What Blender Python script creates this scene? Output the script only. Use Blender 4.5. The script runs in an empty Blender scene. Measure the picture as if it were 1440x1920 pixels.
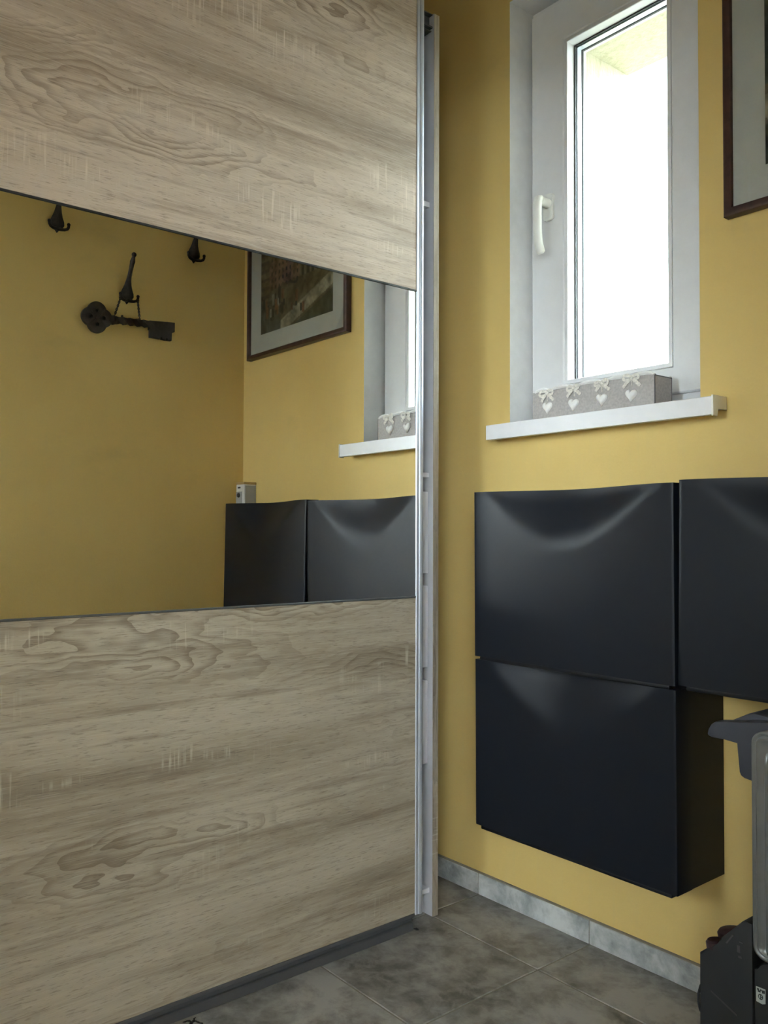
import bpy, bmesh, math, random
from math import sin, cos, pi, radians, exp
from mathutils import Vector, Matrix

C = bpy.context.scene.collection
sc = bpy.context.scene
random.seed(7)

# ------------------------------------------------------------------ camera
# x runs along the window wall (0 = wardrobe door front), y = 0 is the window wall, z is up
cam_d = bpy.data.cameras.new('camera')
cam = bpy.data.objects.new('camera', cam_d); C.objects.link(cam)
cam_d.sensor_fit = 'AUTO'; cam_d.sensor_width = 36.0
cam_d.lens = 1611.04 * 36.0 / 1920.0
cam_d.clip_start = 0.02
R_ = Vector((0.63520277, 0.7723377, 0.00345197)); U_ = Vector((0.01848808, -0.01967325, 0.99963551)); F_ = Vector((-0.7721241, 0.63490742, 0.02677554))
cam.matrix_world = Matrix(((R_.x, U_.x, -F_.x, 1.50854), (R_.y, U_.y, -F_.y, -1.62052), (R_.z, U_.z, -F_.z, 0.92354), (0, 0, 0, 1)))
sc.camera = cam

# ------------------------------------------------------------------ sky and exposure
SKY = 13.5
world = bpy.data.worlds.new('world'); sc.world = world; world.use_nodes = True
bg = world.node_tree.nodes['Background']
bg.inputs[0].default_value = (0.85, 0.93, 1.0, 1); bg.inputs[1].default_value = SKY
vs = sc.view_settings
vs.view_transform = 'Standard'; vs.look = 'None'; vs.gamma = 1.0; vs.use_curve_mapping = False
vs.exposure = 1.3

W = 1.2875          # x of the wall opposite the wardrobe
H = 2.5             # ceiling
YB = -3.0           # wall behind

# ------------------------------------------------------------------ helpers
def srgb(r, g, b):
    f = lambda c: (c/255/12.92) if c/255 <= .04045 else ((c/255+.055)/1.055)**2.4
    return (f(r), f(g), f(b), 1)

class NT:
    def __init__(s, name, rough=.5, spec=.5, metal=0.0, col=None):
        s.m = bpy.data.materials.new(name); s.m.use_nodes = True
        s.t = s.m.node_tree; s.b = s.t.nodes['Principled BSDF']
        s.b.inputs['Roughness'].default_value = rough
        s.b.inputs['Specular IOR Level'].default_value = spec
        s.b.inputs['Metallic'].default_value = metal
        if col: s.b.inputs['Base Color'].default_value = col
        s.tc = None
    def n(s, typ, **kw):
        x = s.t.nodes.new(typ)
        for k, v in kw.items(): setattr(x, k, v)
        return x
    def l(s, a, b): s.t.links.new(a, b)
    def coord(s, scale=(1, 1, 1), loc=(0, 0, 0)):
        if not s.tc: s.tc = s.n('ShaderNodeTexCoord')
        mp = s.n('ShaderNodeMapping'); mp.inputs['Scale'].default_value = scale; mp.inputs['Location'].default_value = loc
        s.l(s.tc.outputs['Object'], mp.inputs['Vector']); return mp.outputs[0]
    def noise(s, vec, scale=5, detail=3, rough=.5, dist=0):
        x = s.n('ShaderNodeTexNoise'); x.inputs['Scale'].default_value = scale; x.inputs['Detail'].default_value = detail
        x.inputs['Roughness'].default_value = rough; x.inputs['Distortion'].default_value = dist
        s.l(vec, x.inputs['Vector']); return x.outputs['Fac']
    def ramp(s, fac, stops):
        x = s.n('ShaderNodeValToRGB'); e = x.color_ramp.elements
        while len(e) < len(stops): e.new(.5)
        for i, (p, c) in enumerate(stops):
            e[i].position = p; e[i].color = c if len(c) == 4 else (*c, 1)
        s.l(fac, x.inputs[0]); return x.outputs[0]
    def mrange(s, fac, a, b, c=0., d=1., smooth=True):
        x = s.n('ShaderNodeMapRange'); x.interpolation_type = 'SMOOTHSTEP' if smooth else 'LINEAR'
        for i, v in zip((1, 2, 3, 4), (a, b, c, d)): x.inputs[i].default_value = v
        s.l(fac, x.inputs[0]); return x.outputs[0]
    def math(s, op, a, b=None):
        x = s.n('ShaderNodeMath', operation=op)
        for i, v in enumerate((a, b)):
            if v is None: continue
            if isinstance(v, (int, float)): x.inputs[i].default_value = v
            else: s.l(v, x.inputs[i])
        return x.outputs[0]
    def mix(s, fac, a, b, blend='MIX'):
        x = s.n('ShaderNodeMix', data_type='RGBA', blend_type=blend)
        for i, v in ((0, fac), (6, a), (7, b)):
            if isinstance(v, (int, float)): x.inputs[i].default_value = v
            elif isinstance(v, tuple): x.inputs[i].default_value = v
            else: s.l(v, x.inputs[i])
        return x.outputs[2]
    def base(s, c): s.l(c, s.b.inputs['Base Color'])
    def bump(s, h, strength=.2, dist=.002):
        x = s.n('ShaderNodeBump'); x.inputs['Strength'].default_value = strength; x.inputs['Distance'].default_value = dist
        s.l(h, x.inputs['Height']); s.l(x.outputs[0], s.b.inputs['Normal'])

def plain(name, col, rough=.5, spec=.5, metal=0., var=.06, scale=30):
    k = NT(name, rough, spec, metal)
    f = k.noise(k.coord(), scale, 4)
    lo = tuple(c*(1-var) for c in col[:3])+(1,); hi = tuple(min(1, c*(1+var)) for c in col[:3])+(1,)
    k.base(k.ramp(f, [(.3, lo), (.7, hi)])); return k.m

ORG = {}
def finish(name, bm, mats, parent=None, loc=None, label=None, sharp=35):
    """turn a bmesh in world coordinates into one object, its origin at its thing's base"""
    off = ORG[parent] if parent is not None else Vector(loc if loc else (0, 0, 0))
    bmesh.ops.recalc_face_normals(bm, faces=bm.faces[:])
    for v in bm.verts: v.co -= off
    me = bpy.data.meshes.new(name); bm.to_mesh(me); bm.free()
    me.polygons.foreach_set('use_smooth', [True]*len(me.polygons))
    me.set_sharp_from_angle(angle=radians(sharp))
    for m in (mats if isinstance(mats, (list, tuple)) else [mats]): me.materials.append(m)
    o = bpy.data.objects.new(name, me); C.objects.link(o)
    ORG[o] = off
    if parent is not None: o.parent = parent
    else: o.location = off
    if label: o['label'] = label
    return o
def thing(name, loc, label=None, cat=None, group=None, kind=None):
    o = bpy.data.objects.new(name, None); C.objects.link(o); o.location = loc; o.empty_display_size = .05
    ORG[o] = Vector(loc); tag(o, label, cat, group, kind); return o
def tag(o, label=None, cat=None, group=None, kind=None):
    for k, v in (('label', label), ('category', cat), ('group', group), ('kind', kind)):
        if v: o[k] = v
    return o

def B(): return bmesh.new()
def box(bm, x0, x1, y0, y1, z0, z1, bev=0., seg=2, mi=0):
    r = bmesh.ops.create_cube(bm, size=1.0)
    vsx = r['verts']
    for v in vsx:
        v.co = Vector(((x0+x1)/2+v.co.x*(x1-x0), (y0+y1)/2+v.co.y*(y1-y0), (z0+z1)/2+v.co.z*(z1-z0)))
    fs = list({f for v in vsx for f in v.link_faces})
    for f in fs: f.material_index = mi
    if bev:
        es = list({e for v in vsx for e in v.link_edges})
        bmesh.ops.bevel(bm, geom=es, offset=bev, segments=seg, affect='EDGES', profile=.5)
    return bm
def tube(bm, pts, rad, n=10, mi=0, up=(0, 0, 1), sq=None):
    """swept round tube; rad one value or one per point; sq squashes across"""
    P = [Vector(p) for p in pts]
    if isinstance(rad, (int, float)): rad = [rad]*len(P)
    rings = []; u = None
    for i, p in enumerate(P):
        t = (P[min(i+1, len(P)-1)]-P[max(i-1, 0)]).normalized()
        if u is None:
            a = Vector(up)
            if abs(a.dot(t)) > .95: a = Vector((1, 0, 0))
            u = (a-t*a.dot(t)).normalized()
        else: u = (u-t*u.dot(t)).normalized()
        w = t.cross(u)
        rings.append([bm.verts.new(p+u*(cos(2*pi*k/n)*rad[i])+w*(sin(2*pi*k/n)*rad[i]*(sq or 1))) for k in range(n)])
    for a, b in zip(rings, rings[1:]):
        for k in range(n): bm.faces.new((a[k], a[(k+1) % n], b[(k+1) % n], b[k])).material_index = mi
    bm.faces.new(rings[0][::-1]).material_index = mi; bm.faces.new(rings[-1]).material_index = mi
    return bm
def ball(bm, c, r, n=10, scale=(1, 1, 1)):
    v = bmesh.ops.create_uvsphere(bm, u_segments=n, v_segments=max(6, n*2//3), radius=r)['verts']
    for q in v: q.co = Vector((c[0]+q.co.x*scale[0], c[1]+q.co.y*scale[1], c[2]+q.co.z*scale[2]))
    return bm
def prism(bm, poly, f, a0, a1, mi=0, bev=0.):
    """poly of 2D points swept between a0 and a1; f(p, a) gives the 3D point"""
    A = [bm.verts.new(f(p, a0)) for p in poly]; D = [bm.verts.new(f(p, a1)) for p in poly]
    fs = [bm.faces.new(A), bm.faces.new(D[::-1])]
    n = len(poly)
    for i in range(n): fs.append(bm.faces.new((A[i], D[i], D[(i+1) % n], A[(i+1) % n])))
    for q in fs: q.material_index = mi
    if bev:
        es = list({e for q in fs[:2] for e in q.edges})
        bmesh.ops.bevel(bm, geom=es, offset=bev, segments=2, affect='EDGES', profile=.5)
    return bm
def ring(bm, x0, x1, z0, z1, prof, mi=0):
    """closed profile (inset, y) carried round a rectangle in a plane of constant y: frames with mitred corners"""
    R = []
    for d, y in prof:
        R.append([bm.verts.new((a, y, c)) for a, c in ((x0+d, z0+d), (x1-d, z0+d), (x1-d, z1-d), (x0+d, z1-d))])
    n = len(R)
    for i in range(n):
        a, b = R[i], R[(i+1) % n]
        for k in range(4): bm.faces.new((a[k], a[(k+1) % 4], b[(k+1) % 4], b[k])).material_index = mi
    return bm
def rrect(x0, x1, z0, z1, r, n=6):
    pts = []
    for cx, cz, a0 in ((x1-r, z1-r, 0), (x0+r, z1-r, 90), (x0+r, z0+r, 180), (x1-r, z0+r, 270)):
        for k in range(n+1):
            a = radians(a0+90*k/n); pts.append((cx+r*cos(a), cz+r*sin(a)))
    return pts
def flat_shape(name, outlines, depth, mat, parent, f, bev=.0):
    """2D outlines with holes filled by a curve, given thickness, placed by f(x, y, z)"""
    cu = bpy.data.curves.new('outline', 'CURVE'); cu.dimensions = '2D'; cu.fill_mode = 'BOTH'
    cu.extrude = depth/2-bev; cu.bevel_depth = bev; cu.bevel_resolution = 1
    for o in outlines:
        s = cu.splines.new('POLY'); s.points.add(len(o)-1); s.use_cyclic_u = True
        for p, q in zip(s.points, o): p.co = (q[0], q[1], 0, 1)
    tmp = bpy.data.objects.new('outline', cu); C.objects.link(tmp)
    me = bpy.data.meshes.new_from_object(tmp.evaluated_get(bpy.context.evaluated_depsgraph_get()))
    bpy.data.objects.remove(tmp); bpy.data.curves.remove(cu)
    bm = B(); bm.from_mesh(me); bpy.data.meshes.remove(me)
    bmesh.ops.remove_doubles(bm, verts=bm.verts[:], dist=1e-5)
    for v in bm.verts: v.co = Vector(f(v.co.x, v.co.y, v.co.z))
    return finish(name, bm, mat, parent)

# ------------------------------------------------------------------ materials
def wall_material():
    k = NT('yellow_wall_paint', .62, .3)
    big = k.noise(k.coord(), 2.2, 4, .6)
    streak = k.noise(k.coord((22, 22, 1.6)), 3, 3)
    c = k.ramp(big, [(.3, (.67, .485, .168)), (.7, (.73, .54, .198))])
    c = k.mix(k.mrange(streak, .45, .75, 0, .12), c, (.60, .485, .23, 1))
    dirt = k.noise(k.coord((1.3, 1.3, 2.5), (3.1, .4, 0)), 2.4, 5, .62)
    c = k.mix(k.mrange(dirt, .58, .78, 0, .22), c, (.33, .29, .13, 1))
    k.base(c)
    g = k.noise(k.coord(), 160, 4, .6); h = k.noise(k.coord((18, 18, 7)), 3, 3)
    k.bump(k.math('ADD', g, k.math('MULTIPLY', h, .6)), .16, .002)
    return k.m
def wood_material(name, vertical=False, tone=1.0, seed=0.0, tint=(1, 1, 1)):
    """pale sawn oak foil: long fibres, cathedral figure, dark pores and light saw marks across the grain"""
    k = NT(name, .5, .4)
    def q(a, across): return k.coord((a, a, across) if not vertical else (across, across, a), (seed, seed*1.7, seed*.6))
    T = lambda r, g, b: tuple(x*tone*w for x, w in zip(srgb(r, g, b)[:3], tint))+(1,)
    bands = k.noise(q(.42, 4.4), 2.0, 5, .58, .35)
    c = k.ramp(bands, [(.30, T(132, 120, 104)), (.44, T(164, 152, 135)), (.57, T(184, 173, 157)), (.75, T(167, 156, 140))])
    # cathedral figure: nested elongated contours round scattered hearts, wavered by noise
    vo = k.n('ShaderNodeTexVoronoi'); vo.inputs['Scale'].default_value = 1.0; vo.inputs['Randomness'].default_value = 1.0
    wob = k.n('ShaderNodeVectorMath', operation='ADD'); k.l(q(1.15, 5.6), wob.inputs[0])
    nw = k.n('ShaderNodeTexNoise'); nw.inputs['Scale'].default_value = 2.2; nw.inputs['Detail'].default_value = 3; k.l(q(1.6, 5.0), nw.inputs['Vector'])
    sub = k.n('ShaderNodeVectorMath', operation='MULTIPLY_ADD'); k.l(nw.outputs['Color'], sub.inputs[0]); sub.inputs[1].default_value = (.55, .55, .75); sub.inputs[2].default_value = (-.27, -.27, -.37)
    k.l(sub.outputs[0], wob.inputs[1]); k.l(wob.outputs[0], vo.inputs['Vector'])
    field = vo.outputs['Distance']
    saw_ = k.math('FRACT', k.math('MULTIPLY', field, 15.0))
    line = k.mrange(saw_, .35, 1.0, 0, 1)
    where = k.math('MULTIPLY', k.mrange(field, .62, .25, 0, 1), k.mrange(k.noise(q(.6, 3.0), 1.4, 2), .40, .56, 0, 1))
    c = k.mix(k.math('MULTIPLY', line, k.math('MULTIPLY', where, .75)), c, T(112, 97, 80))
    streak = k.noise(q(.9, 19), 2.6, 5, .62, .3)
    c = k.mix(k.mrange(streak, .50, .70, 0, .6), c, T(128, 114, 98))
    pores = k.noise(q(38, 420), 1.0, 3, .65)
    c = k.mix(k.mrange(pores, .55, .68, 0, .5), c, T(104, 93, 80))
    fib = k.noise(q(12, 520), 1.0, 3, .65)
    c = k.mix(k.mrange(fib, .5, .68, 0, .30), c, T(206, 198, 185))
    saw = k.noise(q(150, 8), 1.0, 3, .5)
    zone = k.mrange(k.noise(q(3.0, 9.0), 1.0, 3, .55), .56, .68)
    c = k.mix(k.math('MULTIPLY', k.mrange(saw, .53, .66), k.math('MULTIPLY', zone, .5)), c, T(214, 206, 190))
    k.base(c)
    k.bump(k.math('SUBTRACT', fib, k.math('MULTIPLY', pores, 1.4)), .12, .0006)
    return k.m
def tile_material(name, dark, mid, light, rough):
    k = NT(name, rough, .45)
    oi = k.n('ShaderNodeObjectInfo')
    add = k.n('ShaderNodeVectorMath', operation='ADD')
    k.l(k.coord(), add.inputs[0])
    sh = k.n('ShaderNodeCombineXYZ'); k.l(k.math('MULTIPLY', oi.outputs['Random'], 37.), sh.inputs[0]); k.l(k.math('MULTIPLY', oi.outputs['Random'], 11.), sh.inputs[2])
    k.l(sh.outputs[0], add.inputs[1]); v = add.outputs[0]
    a = k.noise(v, 8.5, 7, .66, .25); b = k.noise(v, 24, 5, .6, .5); d = k.noise(v, 4.2, 6, .62, .3)
    c = k.ramp(a, [(.36, dark), (.5, mid), (.62, light)])
    c = k.mix(k.mrange(b, .42, .68, 0, .55), c, light)
    c = k.mix(k.mrange(d, .57, .68, 0, .45), c, dark)
    k.base(c); k.bump(b, .08, .001); return k.m
def glass_material():
    k = NT('window_glass')
    k.t.nodes.remove(k.b)
    tr = k.n('ShaderNodeBsdfTransparent'); tr.inputs[0].default_value = (.96, .98, .97, 1)
    gl = k.n('ShaderNodeBsdfGlossy'); gl.inputs['Roughness'].default_value = .0
    lw = k.n('ShaderNodeLayerWeight'); lw.inputs['Blend'].default_value = .5
    fac = k.math('ADD', .04, k.math('MULTIPLY', k.math('POWER', lw.outputs['Facing'], 5.), .8))
    mx = k.n('ShaderNodeMixShader'); k.l(fac, mx.inputs[0]); k.l(tr.outputs[0], mx.inputs[1]); k.l(gl.outputs[0], mx.inputs[2])
    k.l(mx.outputs[0], k.t.nodes['Material Output'].inputs['Surface']); return k.m
def plaster_material():
    k = NT('yellow_outside_plaster', .85, .2)
    f = k.noise(k.coord((1, 1, 1)), 60, 5, .65); g = k.noise(k.coord((40, 40, 9)), 2, 4, .6)
    k.base(k.mix(k.mrange(g, .55, .72, 0, .35), k.ramp(f, [(.3, (.44, .41, .29)), (.7, (.53, .50, .37))]), (.24, .22, .12, 1)))
    k.bump(k.math('ADD', f, g), .6, .006); return k.m

M = {}
M['wall'] = wall_material()
M['wood_up'] = wood_material('oak_foil_upper', tone=1.06, seed=2.3, tint=(1.05, .985, .95))
M['wood_low'] = wood_material('oak_foil_lower', tone=.97, seed=8.1, tint=(1.0, 1, .95))
M['wood_edge'] = wood_material('oak_foil_edge', vertical=True, tone=.92, seed=4.4)
M['tile'] = tile_material('floor_tile_glaze', (.105, .098, .084, 1), (.23, .22, .195, 1), (.38, .365, .33, 1), .42)
M['skirt'] = tile_material('skirting_tile_glaze', (.20, .215, .21, 1), (.38, .395, .39, 1), (.60, .61, .60, 1), .35)
M['grout'] = plain('tile_grout', (.24, .225, .185, 1), .9)
M['white_wall'] = plain('white_reveal_paint', (.72, .72, .72, 1), .6, .3, var=.04)
M['ceiling'] = plain('ceiling_boards', (.30, .24, .17, 1), .8)
M['pvc'] = plain('white_window_plastic', (.74, .74, .75, 1), .32, .5, var=.02)
M['pvc_warm'] = plain('white_handle_plastic', (.82, .82, .78, 1), .3, .5, var=.02)
M['sill'] = plain('white_sill_laminate', (.80, .80, .82, 1), .3, .5, var=.02)
M['gasket'] = plain('black_rubber_seal', (.012, .012, .013, 1), .6)
M['spacer'] = plain('spacer_aluminium', (.62, .65, .70, 1), .35, metal=.6)
M['glass'] = glass_material()
M['plaster'] = plaster_material()
M['ground'] = plain('outside_paving', (.13, .13, .12, 1), .9)
M['alu'] = plain('silver_aluminium', (.52, .55, .62, 1), .42, metal=.5, var=.02)
M['dark_alu'] = plain('dark_grey_profile', (.11, .112, .115, 1), .5, metal=.3)
M['mirror'] = NT('mirror_silvering', .0, .5, 1.0, (.92, .93, .91, 1)).m
M['inner_white'] = plain('white_carcass_board', (.62, .62, .66, 1), .5, var=.03)
M['drawer'] = plain('pale_drawer_front', (.76, .76, .80, 1), .4, var=.03)
M['navy'] = plain('blue_black_plastic', (.0058, .0078, .0130, 1), .44, .28, var=.06, scale=8)
M['navy_body'] = plain('black_cabinet_plastic', (.0045, .0052, .0075, 1), .5, .3, var=.1)
M['walnut'] = plain('dark_brown_picture_frame', (.055, .025, .018, 1), .35, .5, var=.25, scale=60)
M['mat'] = plain('grey_white_picture_mount', (.50, .48, .45, 1), .8, var=.03)
M['iron'] = plain('dark_brown_cast_iron', (.030, .022, .018, 1), .5, .5, .3, var=.4, scale=90)
M['linen'] = plain('grey_beige_box_cloth', (.44, .415, .40, 1), .9, .2, var=.12, scale=180)
M['piping'] = plain('dark_grey_seam', (.13, .125, .13, 1), .9)
M['rim'] = plain('white_folded_rim', (.75, .74, .73, 1), .8, .2)
M['heart'] = plain('white_plaster_heart', (.82, .81, .79, 1), .6, .3, var=.04, scale=90)
M['lace'] = plain('cream_lace_ribbon', (.72, .69, .63, 1), .9, .2, var=.2, scale=220)
M['rad_grey'] = plain('grey_radiator_enamel', (.185, .195, .195, 1), .28, .5, .3)
M['rad_dark'] = plain('dark_radiator_plastic', (.024, .026, .028, 1), .5, .4)
M['rad_handle'] = plain('slate_handle_plastic', (.050, .053, .066, 1), .5, .4)
M['rad_red'] = plain('dark_red_dial_plastic', (.035, .016, .018, 1), .45, .4)
M['mark'] = plain('grey_printed_mark', (.065, .06, .062, 1), .7)
M['sticker'] = plain('pale_sticker_paper', (.42, .47, .47, 1), .7)
M['sticker_ink'] = plain('dark_sticker_ink', (.02, .03, .035, 1), .7)
M['switch_grey'] = plain('grey_device_plastic', (.36, .37, .37, 1), .5)
M['switch_white'] = plain('white_device_plastic', (.70, .70, .68, 1), .4)
M['amber'] = plain('yellowish_device_lid', (.50, .34, .13, 1), .5)
M['lint'] = plain('black_lint', (.008, .008, .008, 1), .9)

# ------------------------------------------------------------------ room shell
OX0, OX1, OZ0, OZ1 = .0379, .5614, 1.180, 2.289      # opening inside
EX0, EX1, EZ0, EZ1 = .115, .500, 1.22, 2.205         # opening outside
def hole_wall(bm, x0, x1, y0, y1, z0, z1, a0, a1, c0, c1, mi=0):
    box(bm, x0, a0, y0, y1, z0, z1, mi=mi); box(bm, a1, x1, y0, y1, z0, z1, mi=mi)
    box(bm, a0, a1, y0, y1, z0, c0, mi=mi); box(bm, a0, a1, y0, y1, c1, z1, mi=mi)
bm = B()
hole_wall(bm, -.72, 3.0, 0, .185, -.1, H+.1, OX0, OX1, OZ0, OZ1, 0)
hole_wall(bm, -.72, 3.0, .185, .40, -.1, H+.1, EX0, EX1, EZ0, EZ1, 2)
for f in bm.faces:
    c = f.calc_center_median(); n = f.normal
    if 0.001 < c.y < .184 and OX0-.01 < c.x < OX1+.01 and OZ0-.01 < c.z < OZ1+.01 and abs(n.y) < .5: f.material_index = 1
tag(finish('wall_back', bm, [M['wall'], M['white_wall'], M['plaster']]), 'yellow painted wall with the window and the black cabinets', kind='structure')
bm = B(); box(bm, -.72, -.62, YB, 0, -.1, H+.1)
tag(finish('wall_left', bm, M['wall']), 'yellow wall behind the wardrobe', kind='structure')
DY0, DY1, DZ = -2.05, -1.05, 2.05                     # open doorway in which the camera stands
bm = B()
box(bm, W, W+.12, DY1, 0, -.1, H+.1); box(bm, W, W+.12, YB-.2, DY0, -.1, H+.1); box(bm, W, W+.12, DY0, DY1, DZ, H+.1)
tag(finish('wall_right', bm, M['wall']), 'yellow wall opposite the wardrobe, seen in the mirror with hooks and a key', kind='structure')
FX0, FX1, FZ0, FZ1 = .35, .95, .95, 2.0
bm = B(); hole_wall(bm, -.72, W, YB-.2, YB, -.1, H+.1, FX0, FX1, FZ0, FZ1)
tag(finish('wall_front', bm, M['wall']), 'yellow wall behind the camera with an added window', kind='structure')
HY0, HY1, HZ0, HZ1 = -4.3, -2.45, .90, 2.15
YH = -4.6
bm = B()
box(bm, 2.9, 3.0, YH, HY0, -.1, H+.1); box(bm, 2.9, 3.0, HY1, 0, -.1, H+.1); box(bm, 2.9, 3.0, HY0, HY1, -.1, HZ0); box(bm, 2.9, 3.0, HY0, HY1, HZ1, H+.1)
tag(finish('wall_hall', bm, M['wall']), 'yellow hall wall behind the camera with an added window', kind='structure')
bm = B(); box(bm, 1.5, 3.0, YH-.1, YH, -.1, H+.1)
tag(finish('wall_hall_end', bm, M['wall']), 'yellow end wall of the hall behind the camera', kind='structure')
bm = B(); box(bm, W, W+.12, YH, YB-.2, -.1, H+.1)
tag(finish('wall_hall_side', bm, M['wall']), 'yellow side wall of the hall behind the camera', kind='structure')
bm = B(); box(bm, -.72, 3.0, YH-.1, .40, H, H+.1)
tag(finish('ceiling', bm, M['ceiling']), 'plain brownish ceiling', kind='structure')
bm = B(); box(bm, -40, 40, -40, 40, -.6, -.5)
tag(finish('ground', bm, M['ground']), 'grey paving outside the house', kind='structure')

# floor: grout bed with every tile laid on it
bm = B(); box(bm, -.72, 3.0, YH, .2, -.1, -.002)
floor = tag(finish('floor', bm, M['grout']), 'grey brown mottled stone tile floor with dark joints', kind='structure')
T = .3492; J = .0022
bm = B(); box(bm, J, T-J, J, T-J, -.008, 0, bev=.0012, seg=1)
tile0 = None
for i in range(-2, 9):
    for j in range(-13, 1):
        x = -.0636+i*T; y = -.1871+j*T
        if tile0 is None: tile0 = finish('tile', bm, M['tile'], floor); o = tile0
        else: o = tile0.copy(); C.objects.link(o)
        o.parent = floor; o.location = (x, y, random.uniform(-.0004, .0002))

# tiled skirting
def skirting(name, pts_fn, spans, label):
    root = thing(name, (0, 0, 0), label, kind='structure')
    for a, b in spans:
        q = B(); pts_fn(q, a+.0014, b-.0014, 0.001, .0535); finish('skirting_tile', q, M['skirt'], root)
    q = B(); pts_fn(q, spans[0][0], spans[-1][1], .0, .0555, True); finish('grout_line', q, M['grout'], root)
    return root
def sk_back(q, a, b, z0, z1, thin=False): box(q, a, b, -.0085 if thin else -.011, -.0002, z0, z1, bev=0 if thin else .0012, seg=1)
def sk_right(q, a, b, z0, z1, thin=False): box(q, W-(.0085 if thin else .011), W-.0002, a, b, z0, z1, bev=0 if thin else .0012, seg=1)
edges = [-.60, -.4128, -.0636, .2856, .6348, .984, W-.012]
skirting('baseboard_back', sk_back, list(zip(edges, edges[1:])), 'grey marbled skirting tiles along the window wall')
edges = [-1.05, -.8855, -.5363, -.1871, -.012]
skirting('baseboard_right', sk_right, list(zip(edges, edges[1:])), 'grey marbled skirting tiles along the wall opposite the wardrobe')

# ------------------------------------------------------------------ window
win = thing('window_1', (.30, .13, 1.20), 'tall narrow white plastic window with one tilting sash', kind='structure')
FR, SA = .090, .075          # front planes of the fixed frame and of the sash
bm = B(); ring(bm, OX0+.0005, OX1-.0005, 1.2005, OZ1-.0005, [(0, FR), (.058, FR), (.058, .172), (0, .172)])
finish('window_frame', bm, M['pvc'], win)
SX0, SX1, SZ0, SZ1 = .0455, .5540, 1.238, 2.272
GX0, GX1, GZ0, GZ1 = .1600, .4400, 1.309, 2.160      # clear opening at the front of the beads
ix = GX0-SX0
bm = B()
# sash as a mitred profile whose width differs side by side, so build it as rings between two rectangles
def two_rect(bm, outer, inner, y0, y1, ch=.003):
    def rc(r, d): return [(r[0]+d, r[2]+d), (r[1]-d, r[2]+d), (r[1]-d, r[3]-d), (r[0]+d, r[3]-d)]
    def mk(r, d, y): return [bm.verts.new((a, y, c)) for a, c in rc(r, d)]
    L = [mk(outer, 0, y1), mk(outer, 0, y0+ch), mk(outer, ch, y0), mk(inner, -ch, y0), mk(inner, 0, y0+ch), mk(inner, 0, y1)]
    for i in range(6):
        a, b = L[i], L[(i+1) % 6]
        for k in range(4): bm.faces.new((a[k], a[(k+1) % 4], b[(k+1) % 4], b[k]))
bm = B(); two_rect(bm, (SX0, SX1, SZ0, SZ1), (GX0-.0105, GX1+.0105, GZ0-.0105, GZ1+.0105), SA, .150)
sash = finish('sash', bm, M['pvc'], win, sharp=20)
bm = B(); two_rect(bm, (GX0-.010, GX1+.010, GZ0-.010, GZ1+.010), (GX0, GX1, GZ0, GZ1), SA+.0008, .104, .0012)
finish('glazing_bead', bm, M['pvc'], sash, sharp=20)
bm = B(); ring(bm, GX0-.0005, GX1+.0005, GZ0-.0005, GZ1+.0005, [(0, .104), (.0035, .104), (.0035, .109), (0, .109)])
ring(bm, GX0-.0005, GX1+.0005, GZ0-.0005, GZ1+.0005, [(0, .1335), (.0045, .1335), (.0045, .1385), (0, .1385)])
finish('rubber_seal', bm, M['gasket'], sash)
bm = B(); ring(bm, GX0-.0005, GX1+.0005, GZ0-.0005, GZ1+.0005, [(0, .1135), (.004, .1135), (.004, .129), (0, .129)])
finish('spacer_bar', bm, M['spacer'], sash)
for y in (.109, .1295):
    bm = B(); box(bm, GX0-.004, GX1+.004, y, y+.004, GZ0-.004, GZ1+.004); finish('glass_pane', bm, M['glass'], sash)
bm = B(); two_rect(bm, (GX0-.02, GX1+.02, GZ0-.02, GZ1+.02), (GX0+.0005, GX1-.0005, GZ0+.0005, GZ1-.0005), .1388, .152, .001)
finish('outer_sash_lip', bm, M['pvc'], sash)
# handle
hx = .106
bm = B(); prism(bm, rrect(hx-.015, hx+.015, 1.722, 1.789, .007), lambda p, a: (p[0], a, p[1]), SA-.0005, SA-.009, bev=.002)
ros = finish('handle_rosette', bm, M['pvc_warm'], win)
bm = B()
tube(bm, [(hx, SA-.004, 1.763), (hx, SA-.03, 1.764), (hx, SA-.040, 1.763)], [.0125, .0115, .0115], 14)
tube(bm, [(hx, SA-.036, 1.770), (hx, SA-.045, 1.766), (hx, SA-.0485, 1.752), (hx, SA-.049, 1.73), (hx, SA-.048, 1.68), (hx, SA-.045, 1.655), (hx, SA-.036, 1.634), (hx, SA-.034, 1.6305)],
     [.0085, .0105, .0105, .0098, .0098, .0102, .0100, .006], 14, up=(0, 1, 0), sq=1.15)
finish('handle_lever', bm, M['pvc_warm'], ros)

# sill board with its end cap
sill = thing('trim_1', (.31, 0, 1.164), 'white window sill board with a plastic end cap', kind='structure')
bm = B()
prism(bm, [(-.0509, 1.1637), (-.0509, 1.1995), (-.0490, 1.2003), (.089, 1.2003), (.089, 1.1805), (.001, 1.1805), (.0005, 1.1775), (-.030, 1.1775), (-.033, 1.1637)],
      lambda p, a: (a, p[0], p[1]), .0031, .0035)
bm.free(); bm = B()
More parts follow.
